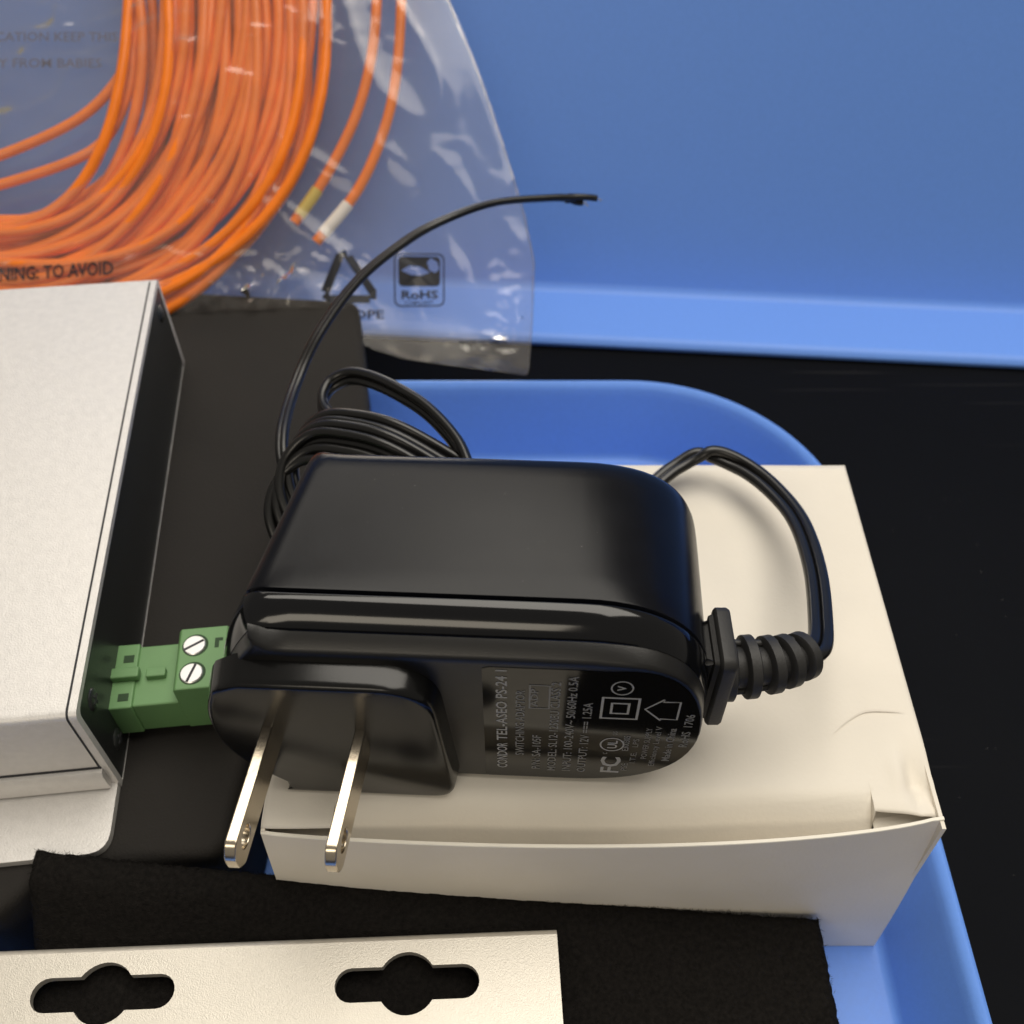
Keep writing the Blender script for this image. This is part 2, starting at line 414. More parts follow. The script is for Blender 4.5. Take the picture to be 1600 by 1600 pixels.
# front panel (thick card, cut edge on top)
rings = []
def frow(x, d):
    r_ = []
    for k in range(9):
        t = k / 8
        yt = cfront(x); yb = 57.6
        yy = yt + (yb - yt) * t - 0.5 * math.sin(math.pi * t)
        r_.append((x, yy + d, cfz(x) + (-187.9 - cfz(x)) * t))
    return r_
V, F = [], []
for x in XS: V += frow(x, 0)
nV = len(V)
for x in XS: V += frow(x, 0.55)
for i in range(60):
    for k in range(8):
        a = i * 9 + k; F.append((a, a + 9, a + 10, a + 1)); F.append((nV + a, nV + a + 1, nV + a + 10, nV + a + 9))
    F.append((i * 9, nV + i * 9, nV + i * 9 + 9, i * 9 + 9))
for i in (0, 60):
    for k in range(8): F.append((i * 9 + k, i * 9 + k + 1, nV + i * 9 + k + 1, nV + i * 9 + k))
fp = build('front_panel', V, F, M['card'], cb, smooth=45)
V = []; F = []
for i, x in enumerate(XS):
    j = 0.06 * noise.noise(Vector((x * .9, 3, 1)))
    V += [(x, cfront(x) - 0.03, cfz(x) - 0.05), (x, cfront(x) + 0.05, cfz(x) + 0.13 + j), (x, cfront(x) + 0.5, cfz(x) + 0.13 - j), (x, cfront(x) + 0.58, cfz(x) - 0.05)]
for i in range(60):
    for k in range(3): a = i * 4 + k; F.append((a, a + 1, a + 5, a + 4))
build('cut_edge', V, F, M['cardedge'], fp, smooth=30)
# lid: flat, rolling down behind the front panel between the two slits
SL, SR = -26.5, 54.0
NX, NY = 60, 44
def lid_pt(x, s):              # s: 0 front .. 1 back
    xb = CX0 + (CX1 - CX0) * x
    y0 = cfront(xb) + 0.7
    y0 += 2.3 * (CX1 - xb) / (CX1 - SR) if xb >= SR else (0.9 * (xb - CX0) / (SL - CX0) if xb <= SL else 0)
    y = y0 + (CYB - y0) * s
    d = y - y0
    z = -145.1 + 0.7 * math.sin(math.pi * x) * math.sin(math.pi * min(1, s * 1.1)) * (0 if False else 0.3)
    z += 0.10 * noise.noise(Vector((xb * .06, y * .06, 0)))
    return xb, y, z, d
V, F = [], []
XL = [CX0 + (SL - CX0) * i / 10 for i in range(11)] + [SL + .1 + (SR - SL - .2) * i / NX for i in range(NX + 1)] + [SR + (CX1 - SR) * i / 14 for i in range(15)]
SY = [0, .008, .016, .025, .035, .045, .056, .068, .08, .095, .11, .13] + [.13 + .87 * i / 40 for i in range(1, 41)]
for xb in XL:
    inside = SL < xb < SR
    for s_ in SY:
        _, y, z, d = lid_pt((xb - CX0) / (CX1 - CX0), s_)
        if inside:
            e = min(1, min(xb - SL, SR - xb) / 18)
            roll = 5.2 + 1.6 * e
            if d < roll:
                q = 1 - d / roll; z -= (4.5 + 5.0 * e) * q ** 1.35
        else:
            if d < 1.0: z -= 0.3 * (1.0 - d)
            if xb > SR:
                z -= 2.0 * math.exp(-(((xb - 61.8) / 2.0) ** 2 + ((y - 68.0) / 4.2) ** 2)) * (1 + .6 * noise.noise(Vector((xb * .6, y * .6, 2))))
                z += 0.6 * math.exp(-(((xb - 58.8) / 1.3) ** 2 + ((y - 70.0) / 3) ** 2))
                z -= 0.9 * math.exp(-(((xb - 64) / 1.2) ** 2 + ((y - 64) / 3) ** 2))
        V.append((xb, y, z))
n2 = len(SY)
for i in range(len(XL) - 1):
    for k in range(n2 - 1): a = i * n2 + k; F.append((a, a + n2, a + n2 + 1, a + 1))
lid = build('lid', V, F, M['card'], cb, smooth=50)
so = lid.modifiers.new('card', 'SOLIDIFY'); so.thickness = 0.4 * S; so.offset = -1
for xa, xb in ((CX0 + .8, SL - .3), (SR + .3, CX1 - .8)):          # folded dust flaps just under the lid corners
    V = [(x, cfront(x) + .75 + dy, -147.4 - .9 * (dy < 1) - .06 * abs(x - 14) ** .5) for dy in (0, 2, 22) for x in (xa, (xa + xb) / 2, xb)]
    build('dust_flap', V, [(0, 1, 4, 3), (1, 2, 5, 4), (3, 4, 7, 6), (4, 5, 8, 7)], M['card'], cb, smooth=0)
for name, (x0, x1, y0, y1) in (('side_panel', (CX0, CX0 + .6, 60.8, CYB)), ('side_panel', (CX1 - .6, CX1, 61.2, CYB)), ('back_panel', (CX0 + .6, CX1 - .6, CYB - .6, CYB))):
    v, f = box(x0, x1, y0, y1, -187.9, -145.6)
    # front edge follows the leaning front
    v = [(a, (57.9 + .5 if (b < 70 and c_ < -180) else b), c_) for a, b, c_ in v]
    build(name, v, f, M['card'], cb, smooth=0)
v, f = box(CX0 + .6, CX1 - .6, 58.4, CYB - .6, -187.9, -187.3)
build('bottom_panel', v, f, M['card'], cb, smooth=0)
# pencil-thin crease on the lid
cr = spline([(50.2, 76.3, 0), (53.0, 78.6, 0), (56.0, 80.2, 0), (59.5, 80.3, 0), (62.4, 80.0, 0)], 6)
V, F = [], []
for i, p in enumerate(cr):
    wd = 0.16 * math.sin(math.pi * (i + .6) / (len(cr) + .2))
    V += [(p.x, p.y - wd, -144.86), (p.x, p.y + wd, -144.86)]
for i in range(len(cr) - 1): F.append((2 * i, 2 * i + 2, 2 * i + 3, 2 * i + 1))
M['crease'] = mat('card_crease', (0.66, 0.61, 0.53), 0.8)
build('crease_mark', V, F, M['crease'], cb, smooth=0)

# ------------------------------------------------------------------ power adapter
ad = thing('power_adapter', (-6, 85, -145), 'black wall power adapter with two-blade plug lying on the white carton', 'adapter')
arot = rotz(-6, 80, -2.6)
ZT, ZB = -107.0, -145.0
prof = []
N1 = 14
prof += [(-31.0 + (40.0) * i / N1, ZT) for i in range(N1 + 1)]
ZC, RX, RZ = (ZT + ZB) / 2, 18.5, 19.0
for i in range(1, 32):
    a = math.pi / 2 - math.pi * i / 32
    ca, sa = math.cos(a), math.sin(a)
    e = 2 / 2.25
    prof.append((9 + RX * abs(ca) ** e, ZC + RZ * math.copysign(abs(sa) ** e, sa)))
prof += [(9 - 41.5 * i / N1, ZB) for i in range(0, N1 + 1)]
left = []
for i in range(0, 25):
    t = i / 24                       # from bottom to top along a bulged end
    z = ZB + 1.0 + (ZT - ZB - 2.2) * t
    bul = 1 - abs(2 * (t - .46)) ** 2.2
    left.append((-34.2 - 6.0 * max(0, bul) - 0.2 * t, z))
left = [(-33.4, ZB + .25)] + left + [(-33.6, ZT - 0.55), (-32.6, ZT - 0.12)]
prof += left
prof = prof[::-1]
def insc(p): return (0.22 + 0.78 * sstep(0.15, .9, (p[1] - ZB) / (ZT - ZB))) * (1 - .62 * sstep(12, 26, p[0])) * (1 - .6 * sstep(-30, -34.5, p[0]))
def ring(y, ins): return [(a + 4.6 * max(0, (y - 76) / 25.5) * sstep(-18, -33, a), y, b) for a, b in offset2d(prof, ins, insc)]   # the left end drafts inwards to the rear
back = [(101.6, 3.2), (101.4, 2.2), (100.9, 1.2), (100.0, 0.5), (98.5, .12), (96.5, 0), (88, 0), (80, 0), (76.4, 0), (76.1, .06), (75.95, .5), (75.85, .8), (75.6, .9)]
v, f = loft([ring(*q) for q in back])
build('rear_shell', v, f, M['black'], ad, smooth=40, tf=arot)
front = [(75.62, .9), (75.5, .6), (75.4, .12), (75.2, .06), (74.2, .35), (73.4, .8), (72.6, 1.45), (71.9, 2.2), (71.5, 2.8)]
v, f = loft([ring(*q) for q in front], True, True)
build('front_shell', v, f, M['blackgloss'], ad, smooth=40, tf=arot)
face = [(71.55, 3.0), (71.2, 3.15), (69.7, 4.1), (69.35, 4.45), (69.15, 5.0), (69.1, 5.6)]
v, f = loft([ring(*q) for q in face], True, True)
build('face_plate', v, f, M['blackmatte'], ad, smooth=40, tf=arot)
# raised plug block
pb = [(-11.6, -114.0), (-7.6, -141.4), (-9.0, -145.0), (-32.4, -145.0)]
pl = []
for i in range(0, 19):
    t = i / 18; z = -143.6 + (29.0) * t
    bul = 1 - abs(2 * (t - .62)) ** 2.3
    pl.append((-34.6 - 5.8 * max(-.3, bul), z))
pbo = round_poly([pb[0], pb[1], (-8.6, -145.0)], 0, 1)
core = round_poly([(-34.6, -113.8), (-9.8, -113.8), (-7.4, -144.9), (-33.0, -144.9)], [0, 7.5, 4.2, 0], 9)
poly = core[1:-1] + [(-33.0, -144.9)] + pl[0:-1] + [(-35.6, -114.4), (-34.4, -113.85)]
def pring(y, d): return [(a, y, b) for a, b in offset2d(poly, d)]
v, f = loft([pring(*q) for q in ((70.2, -0.5), (69.0, -.35), (66.6, 0.0), (66.0, .12), (65.65, .4), (65.5, 0.9))])
build('plug_block', v, f, M['blackface'], ad, smooth=35, tf=arot)
# blades
for bxx in (-32.5, -19.8):
    o2 = round_poly([(66.2, -131.2), (66.2, -124.8), (49.2, -124.8), (47.8, -126.6), (47.8, -129.4), (49.2, -131.2)], [0, 0, .6, .8, .8, .6], 3)
    hole = circle(51.6, -128, 1.6, 28)
    def bfn(a, b, h, bxx=bxx): return (bxx - 0.085 * (66 - a) - .75 + h, a, b)
    v, f = plate(o2, [hole], bfn, 1.5)
    build('plug_blade', v, f, M['nickel'], ad, smooth=30, tf=arot, bevel=0.16)
# label sticker with printing
lab = []
for p in offset2d(prof, 5.9, insc): lab.append(p)
lab = [p for p in lab if p[0] > -3.4]
lab = [(-3.4, ZT - 6.3)] + sorted([p for p in lab if p[1] >= ZC], key=lambda p: (p[0], -p[1])) + sorted([p for p in lab if p[1] < ZC], key=lambda p: (-p[0], -p[1])) + [(-3.4, ZB + 1.6)]
V2, F2, L2 = plate2d(lab)
label = build('rating_label', [(a, 69.03, b) for a, b in V2], F2, M['label'], ad, smooth=0, tf=arot)
def put(parts, name, material, y=68.98):
    V, F = [], []
    for pv, pf in parts:
        n = len(V); V += [(a, y, b) for a, b in pv]; F += [tuple(i + n for i in q) for q in pf]
    return build(name, V, F, material, label, smooth=0, tf=arot)
def up(body, size, x, z, length=None, bold=0.0):       # lettering that reads upwards, baseline to the right
    V, F, wd = text2d(body, size, bold)
    k = (length / wd) if (length and wd) else 1
    return [(x - b, z + a * k) for a, b in V], F
def frame2(x0, x1, z0, z1, t):
    V2, F2, _ = plate2d([(x0, z0), (x1, z0), (x1, z1), (x0, z1)], [[(x0 + t, z0 + t), (x1 - t, z0 + t), (x1 - t, z1 - t), (x0 + t, z1 - t)]]); return V2, F2
def oval(cx, cz, rx, rz, t):
    V2, F2, _ = plate2d(circle(cx, cz, rx, 28, rz), [circle(cx, cz, rx - t, 28, rz - t)]); return V2, F2
def strokes(pts, t, closed=True):
    o_ = offset2d(pts, t); V = pts + o_; n = len(pts)
    return V, [(i, (i + 1) % n, n + (i + 1) % n, n + i) for i in range(n if closed else n - 1)]
zb = -142.0
small = [up('SWITCHING ADAPTOR', 1.75, 2.2, zb + 5.2, 18.5, .02), up('P/N: SA-105F', 1.75, 4.6, zb + 1.0, 10.5, .02),
         up('MODEL: SL12-1250EU CLASS 2', 1.75, 6.9, zb + .6, 25.5, .02), up('INPUT: 100-240V~ 50/60Hz 0.5A', 1.75, 9.1, zb + .7, 27.0, .02),
         up('OUTPUT: 12V === 1.25A', 1.75, 11.3, zb + .6, 20.5, .02), up('E300305', 1.3, 17.1, zb + 7.8, 4.6, .015),
         up('I.T.E.', 1.2, 18.4, zb + 4.0, 3.6), up('LPS', 1.2, 18.4, zb + 9.0, 2.6), up('POWER SUPPLY', 1.2, 19.9, zb + 5.6, 9.2),
         up('Efficiency Level V', 1.2, 21.2, zb + 3.4, 12.0), up('Made in China', 1.6, 23.2, zb + 5.2, 9.8, .02), up('RoHS', 1.7, 25.2, zb + 9.6, 4.6, .02), up('1706', 1.7, 25.2, zb + 15.2, 3.8, .02),
         up('c', 1.3, 14.2, zb + 6.6), up('us', 1.3, 15.2, zb + 12.4), up('ADP', 1.4, 3.95, zb + 19.6, 4.6, .02), frame2(2.75, 5.6, zb + 19.0, zb + 25.2, .22),
         up('PSE', 1.3, 17.4, zb + 1.6, 2.4)]
put(small, 'small_print', M['print'])
bright = [up('CONDOR', 2.1, -0.2, zb + 1.0, 7.8, .03), up('TEL-ASEO PS-24 1', 2.1, -0.2, zb + 9.6, 19.0, .03),
          frame2(12.4, 17.6, zb + 17.0, zb + 22.8, .34), frame2(13.7, 16.3, zb + 18.4, zb + 21.4, .32),
          oval(14.7, zb + 9.6, 1.75, 2.0, .24), up('UL', 1.9, 15.4, zb + 8.4, 2.4, .04), oval(14.9, zb + 25.2, 1.5, 1.75, .2), up('V', 1.6, 15.4, zb + 24.6, 1.2, .03),
          strokes([(18.2, zb + 20.0), (20.6, zb + 17.0), (20.6, zb + 17.4), (23.0, zb + 17.4), (23.0, zb + 22.2), (20.6, zb + 22.2), (20.6, zb + 22.8)], .28),
          up('F', 3.8, 16.2, zb + 0.6, 2.0, .06), up('C', 3.9, 16.2, zb + 2.6, 3.2, .1)]
put(bright, 'bold_print', M['printbright'])
# strain relief: flange and ribbed boot
SC = Vector((29.0, 77.2, -126.6))
fr_ = rrect(-5.2, 5.2, -8.6, 8.6, 1.6)
v, f = loft([[(SC.x + x, SC.y + a, SC.z + b) for a, b in offset2d(fr_, d)] for x, d in ((-2.6, 2.4), (-1.6, 2.0), (-1.5, 1.2), (-.9, .9), (-.8, .3), (-.5, 0), (1.0, 0), (1.4, .3))])
build('cord_flange', v, f, M['rubber'], ad, smooth=40)
bpts = spline([(30.2, 77.2, -126.6), (33.8, 77.3, -126.6), (37.4, 77.8, -126.7), (40.6, 78.8, -127.0), (43.2, 80.2, -127.6)], 8)
v, f = tube(bpts, lambda t: 3.2 - 1.0 * t, 18)
build('boot_core', v, f, M['rubber'], ad, smooth=50)
def boot_ring(t0, t1, r, tilt):
    i0 = int(t0 * (len(bpts) - 1)); i1 = max(i0 + 1, int(round(t1 * (len(bpts) - 1))))
    p, q = bpts[i0], bpts[i1]; t = (q - p).normalized()
    t = (t + Vector((0, 0, 0))).normalized(); n_ = t.orthogonal().normalized(); b_ = t.cross(n_)
    L = 1.75; rings = []
    for d, k in ((-.5 * L, r - .35), (-.38 * L, r), (.38 * L, r), (.5 * L, r - .35)):
        c_ = p + t * d
        rings.append([c_ + (n_ * math.cos(2 * math.pi * j / 28) + b_ * math.sin(2 * math.pi * j / 28)) * k for j in range(28)])
    return loft(rings)
for t0, r_ in ((.06, 4.9), (.27, 4.6), (.47, 4.25), (.67, 3.95), (.88, 3.6)):
    v, f = boot_ring(t0, t0 + .1, r_, 0)
    build('boot_rib', v, f, M['rubber'], ad, smooth=40)
for a in (40, 220):                        # webs that join the ribs
    i0, i1 = 3, len(bpts) - 4
    pth = [bpts[i] + Vector((0, math.cos(R(a)) * (3.6 - 1.1 * i / len(bpts)), math.sin(R(a)) * (3.6 - 1.1 * i / len(bpts)))) for i in range(i0, i1)]
    v, f = tube(pth, 0.55, 8); build('boot_web', v, f, M['rubber'], ad, smooth=50)
# output cord: leaves the boot, arches over the box, is bundled behind the adapter
c1 = spline([(42.4, 79.8, -127.4), (45.2, 81.8, -128.4), (47.2, 88.0, -130.6), (49.3, 100.0, -133.6), (49.4, 112.0, -136.2), (46.8, 121.0, -138.0),
             (42.2, 127.6, -138.8), (36.0, 130.6, -138.8), (30.2, 128.6, -140.6), (22.0, 122.5, -142.0), (8, 118, -142), (-8, 116, -142)], 10)
v, f = twin(c1, 1.02, 1.85, lambda t: (1.0, -0.25, -0.2 + .9 * t))
build('output_cord', v, f, M['cord'], ad, smooth=60)
# wound loops of the same cord (hairpins lying on the box behind the adapter)
def hair(dx, dy, dz, k):
    pts = [(8 + dx, 109 + dy * .5, -136 + dz * .5), (-7 + dx, 113.5 + dy, -130.0 + dz), (-20 + dx, 119.5 + dy, -125.6 + dz), (-29 + dx, 123.5 + dy, -126.4 + dz),
           (-35 + dx, 125 + dy, -128.4 + dz), (-39.2 + dx, 122.5 + dy, -131.8 + dz), (-40 + dx, 117 + dy, -135.5 + dz), (-36.5 + dx, 112 + dy, -139.4 + dz),
           (-28 + dx, 108.5 + dy, -141.6 + dz * .4), (-12 + dx, 107.5 + dy, -142.4 + dz * .2), (8 + dx, 108 + dy, -142.6)]
    v, f = twin(spline(pts, 8), 0.92, 1.7, lambda t: (0.25, 1.0 - .5 * t, .55 - 1.2 * t))
    return build('cord_loop', v, f, M['cord'], ad, smooth=60)
hair(0.8, 4.6, -0.6, 0); hair(-0.4, 2.2, -1.0, 1); hair(-1.0, 0.2, -3.0, 2); hair(-2.4, -1.2, -4.4, 3)
lp = spline([(-4.0, 110, -130.5), (-6.6, 115, -128.9), (-9.4, 122.6, -128.0), (-14.8, 130.6, -128.0), (-20.8, 136.2, -128.3), (-26.2, 140.8, -129.6), (-30.6, 143.2, -131.0), (-34.0, 142.6, -132.4),
             (-35.4, 139.6, -133.2), (-34.4, 135.8, -133.2), (-30.2, 129.6, -131.8), (-24.4, 123.0, -130.0), (-14.0, 114.0, -132.0)], 9)
v, f = twin(lp, 0.92, 1.7, lambda t: (0.1, .3, .95))
build('cord_loop', v, f, M['cord'], ad, smooth=60)
tl = [(-36, 120, -142), (-41.5, 127, -141.0), (-43.4, 135, -138.8), (-42.8, 150, -139.0), (-38.8, 160, -134.7), (-31.6, 170, -129.6), (-22.6, 177.2, -125.6),
      (-14.5, 182, -123.4), (-4.1, 190, -124.4), (8.0, 195, -126.4), (13.6, 197, -127.7)]
tls = spline(tl, 10)
v, f = twin(tls, 0.78, 1.3, lambda t: (0.75, -.45, .5 - .1 * t))
tail = build('cord_tail', v, f, M['cord'], ad, smooth=60)
for q, ln in (((0.45, -.2, .55), 4.8), ((-.3, .2, -.75), 2.7)):
    a = Vector((13.2, 196.8, -127.6)) + Vector(q) * .8
    b = a + Vector((ln, ln * .25, -ln * .28)) + Vector(q) * .5
    v, f = tube(spline([a - Vector((1.2, .4, -.3)), a, (a + b) / 2 + Vector(q) * .25, b], 5), 0.74, 10)
    build('core_end', v, f, M['cord'], tail, smooth=60)
    for j in range(3):
        e = b + Vector((random.uniform(.9, 2.0), random.uniform(-.2, .4), random.uniform(-.9, -.1)))
        v, f = tube([b - Vector((.3, 0, 0)) + Vector((0, .15 * j, .1)), (b + e) / 2 + Vector((0, 0, .1 * j)), e], 0.09, 5)
        build('bare_strand', v, f, M['copper'], tail, smooth=60)

# ------------------------------------------------------------------ black foam pad in front, steel bracket on it
pad = thing('foam_pad', (-12, 40, -176), 'fuzzy black foam pad drooping in front of the white carton', 'foam')
def pad_top(u, t):             # u 0..1 left to right, t 0..1 back to front
    x = -74.5 + 125.0 * u + 0.8 * t
    yb = 62.6 - 5.6 * u ** .8 - 0.5 * math.sin(math.pi * u)
    y = yb + (5 - yb) * t
    z = -156.2 - 15.6 * (u ** 1.15) - 9.0 * (1 - u) ** 1.3 * sstep(0.055, .235, t) + 0.6 * noise.noise(Vector((x * .05, y * .05, 4)))
    return Vector((x, y, z))
NU, NT = 150, 60
V, F = [], []
for i in range(NU + 1):
    for k in range(NT + 1):
        u, t = i / NU, k / NT
        p = pad_top(u, t)
        ed = min(u * 125, (1 - u) * 125, t * 55)
        drop = 0.9 * (1 - min(1, ed / 1.4)) ** 2
        p.z -= drop
        p += Vector((random.uniform(-.16, .16), random.uniform(-.16, .16), random.uniform(-.14, .14)))
        V.append(p)
n3 = NT + 1
for i in range(NU):
    for k in range(NT): a = i * n3 + k; F.append((a, a + n3, a + n3 + 1, a + 1))
bd = [i * n3 for i in range(NU + 1)] + [NU * n3 + k for k in range(1, n3)] + [i * n3 + NT for i in range(NU - 1, -1, -1)] + [k for k in range(NT - 1, 0, -1)]
st = len(V)
for q in bd: V.append(Vector(V[q]) + Vector((random.uniform(-.2, .2), random.uniform(-.2, .2), -3.0)))
st2 = len(V)
for q in bd: V.append(Vector(V[q]) + Vector((0, 0, -5.5)))
m_ = len(bd)
for i in range(m_):
    j = (i + 1) % m_
    F.append((bd[i], bd[j], st + j, st + i)); F.append((st + i, st + j, st2 + j, st2 + i))
F.append(tuple(st2 + i for i in range(m_)))
build('pad_body', V, F, M['foam'], pad, smooth=60)
V, F = [], []
def fibre(p, d, w_):
    n = len(V); s_ = d.orthogonal().normalized() * w_
    V.extend([p - s_, p + s_, p + d]); F.append((n, n + 1, n + 2))
for i in range(9000):
    edge = i < 4500
    u, t = random.random(), random.random() ** 1.3
    if edge:
        if random.random() < .7: t = random.uniform(0, .012)
        else: u = random.choice((random.uniform(0, .006), random.uniform(.994, 1)))
    p = pad_top(u, t); p.z -= .15 if not edge else random.uniform(.1, 1.8)
    d = Vector((random.gauss(0, 1), random.gauss(.8 if edge else 0, 1), random.gauss(.6, .7))).normalized() * random.uniform(.35, .95)
    fibre(p, d, 0.035)
o = build('foam_fuzz', V, F, M['foam'], pad, smooth=0); o['kind'] = 'stuff'

br = thing('steel_bracket', (-40, 40, -160), 'silver sheet-steel bracket with two keyhole slots lying on black foam pad', 'bracket')
A = Vector((6.9, 52.6, -163.0)); B = Vector((-77.0, 49.0, -161.6))
ex = (A - B).normalized(); ey = Vector((0.03, -1, 0.02)); ey = (ey - ex * ey.dot(ex)).normalized(); ez = ex.cross(ey)
if ez.z < 0: ez = -ez
def bfr(a, b, h): return A - ex * a + ey * b - ez * 1.4 + ez * h      # a: from the right edge leftwards, b: from the back edge forwards
def keyhole(cx, cy, r, hl, hw):
    out = []
    th = math.asin(hw / r)
    for k in range(13): a = th + (math.pi - 2 * th) * k / 12; out.append((cx + r * math.cos(a), cy + r * math.sin(a)))
    for k in range(11): a = math.pi / 2 + math.pi * k / 10; out.append((cx - hl + hw + hw * math.cos(a), cy + hw * math.sin(a)))
    for k in range(13): a = math.pi + th + (math.pi - 2 * th) * k / 12; out.append((cx + r * math.cos(a), cy + r * math.sin(a)))
    for k in range(11): a = -math.pi / 2 + math.pi * k / 10; out.append((cx + hl - hw + hw * math.cos(a), cy + hw * math.sin(a)))
    return out
outline = [(0, .9), (0, 34), (125, 34), (125, .9)]
v, f = plate(outline, [keyhole(22.9, 7.2, 4.5, 10.8, 2.45), keyhole(67.8, 6.9, 4.4, 10.5, 2.45)], bfr, 1.4)
bp_ = build('bracket_plate', v, f, M['steel'], br, smooth=20)
# rolled-down back edge
pr = [(.9, 1.4), (.45, 1.28), (.12, .95), (0, .5), (0, -1.6), (1.2, -1.6), (1.2, .02), (.9, .02)]
v, f = loft([[bfr(a, b, h) for b, h in pr] for a in (0, 125)])
build('rolled_edge', v, f, M['steel'], br, smooth=50)
v, f = loft([[bfr(a, b, h) for a, b in ((0.2, 13.9), (-2.2, 13.9), (-2.2, 34), (0.2, 34))] for h in (-.6, .4)])
build('side_lip', v, f, M['steel'], br, smooth=0, bevel=.15)

# ------------------------------------------------------------------ clear bag with a coil of orange fibre cable
SA = R(41); ca, sa = math.cos(SA), math.sin(SA)
BN = Vector((0, -sa, ca))
def bp3(u, v_, n_=0.0): return Vector((u, 190 + ca * v_, -172 + sa * v_)) + BN * n_
def ridge(x): return 1 - abs(x)
def bag_h(u, v_):
    # film height over the bag's mid plane: bulges over the coil, crinkled where it is empty
    rr = math.hypot((u + 127) / 62, (v_ - 86) / 68)
    b = 6.2 * math.exp(-((rr - 1.0) / 0.55) ** 2) + (2.0 if rr < 1 else 0) * (1 - rr)
    free = min(1, max(0, (rr - 1.15) / 0.4))
    w1 = noise.noise(Vector((u * .045 + v_ * .012, v_ * .022, 1.7))) * 1.4
    w2 = ridge(noise.noise(Vector((u * .075 + v_ * .035, v_ * .03 - u * .01, 5.1)))) ** 5 * 1.35      # long folds running up the bag
    w3 = ridge(noise.noise(Vector((u * .05, v_ * .16 - u * .03, 9.4)))) ** 14 * 0.6                  # fine creases across the cable
    z1 = math.exp(-(((u + 58) / 20) ** 2 + ((v_ - 20 - (u + 56) * .3) / 7) ** 2))                   # crumpled corners
    z2 = math.exp(-(((u - 0) / 5) ** 2 + ((v_ - 12) / 13) ** 2)) + math.exp(-(((u + 10) / 7) ** 2 + ((v_ - 3) / 5) ** 2))
    w4 = (z1 + .8 * z2) * (ridge(noise.noise(Vector((u * .19, v_ * .24, 2.2)))) ** 4 * 3.6 + .4 * noise.noise(Vector((u * .3, v_ * .3, 6))))
    return b + (0.5 + .6 * free) * w1 + (.35 + .65 * free) * w2 + w3 * (1 - .7 * free) + w4 + 0.8
edge_pts = [(-6, 1.5), (0, 4.0), (12, 5.0), (26.8, 5.5), (38, 3.2), (48.8, 0.0), (58, -3.0), (67.7, -6.3), (75.5, -9.2), (91.2, -15.8), (110, -21), (150, -30)]
def umax(v_):
    for (a, b), (c_, d) in zip(edge_pts, edge_pts[1:]):
        if v_ <= c_: return b + (d - b) * (v_ - a) / (c_ - a)
    return edge_pts[-1][1]
bot_pts = [(-200, 6), (-126, 8), (-100, 10.5), (-79, 11.8), (-62, 13.2), (-50, 13.4), (-44, 11), (-35, 5.5), (-27, 3.0), (-16, 1.4), (-6, .2), (4, -1.2), (8, -1.5)]
def vmin(u):
    for (a, b), (c_, d) in zip(bot_pts, bot_pts[1:]):
        if u <= c_: return b + (d - b) * (u - a) / (c_ - a)
    return bot_pts[-1][1]
UL_, VT = -190, 150
GU, GV = 150, 120
def film_uv(i, k):
    s_, t = i / GU, k / GV
    u0 = UL_ + (4.5 - UL_) * s_
    vv = vmin(u0) + (VT - vmin(u0)) * t
    u1 = UL_ + (umax(vv) - UL_) * s_
    vv = vmin(min(u1, 4)) + (VT - vmin(min(u1, 4))) * t
    return u1, vv
def film_front(u, vv):
    d = min(1, max(0, min(umax(vv) - u, vv - vmin(min(u, 4)))) / 9.0)
    k = math.sqrt(max(0, 1 - (1 - d) ** 2))
    return bp3(u, vv, 0.12 + bag_h(u, vv) * (.25 + .75 * k))
bag = thing('plastic_bag', (-70, 205, -160), 'clear crinkled plastic bag with printed symbols, full of orange cable', 'bag')
V, F = [], []
for i in range(GU + 1):
    for k in range(GV + 1): V.append(film_front(*film_uv(i, k)))
n4 = GV + 1
for i in range(GU):
    for k in range(GV): a = i * n4 + k; F.append((a, a + n4, a + n4 + 1, a + 1))
build('front_film', V, F, M['film'], bag, smooth=80)
V, F = [], []
for i in range(0, GU + 1, 2):
    for k in range(0, GV + 1, 2):
        u, vv = film_uv(i, k); d = min(1, max(0, min(umax(vv) - u, vv - vmin(min(u, 4)))) / 14.0)
        V.append(bp3(u, vv, -0.1 - d * (3.4 + .8 * noise.noise(Vector((u * .06, vv * .05, 8))))))
n5 = GV // 2 + 1
for i in range(GU // 2):
    for k in range(GV // 2): a = i * n5 + k; F.append((a, a + n5, a + n5 + 1, a + 1))
build('back_film', V, F, M['film'], bag, smooth=80)
# heat-sealed rim along the right edge and bottom
rim = [bp3(umax(vv) - .05, vv, .3) for vv in [-.8 + 151 * i / 90 for i in range(91)]]
v, f = tube(rim, .22, 6); build('side_seal', v, f, M['film'], bag, smooth=60)
# printing on the film
def on_film(V2, F2, u0, v0, name, shear=0.0):
    V = []
    for a, b in V2:
        u, vv = u0 + a + shear * b, v0 + b
        V.append(film_front(u, vv) + BN * 0.18)
    return build(name, V, F2, M['ink'], bag, smooth=0)
tv, tf_, wd = text2d('WARNING: TO AVOID', 4.4, .09)
k = 36.0 / wd
on_film([(a * k, b * 1.0 + a * k * .055) for a, b in tv], tf_, -131.6, 20.2, 'warning_text')
for j, (txt, wdth) in enumerate((('DANGER OF SUFFOCATION KEEP THIS', 62), ('PLASTIC BAG AWAY FROM BABIES', 58), ('AND CHILDREN', 30))):
    tv, tf_, wd = text2d(txt, 3.2, .03); kk = wdth / wd
    V = [bp3(-160 + a * kk, 82 - j * 6.5 + b, -2.0) for a, b in tv]
    build('rear_text', V, tf_, M['faintink'], bag, smooth=0)
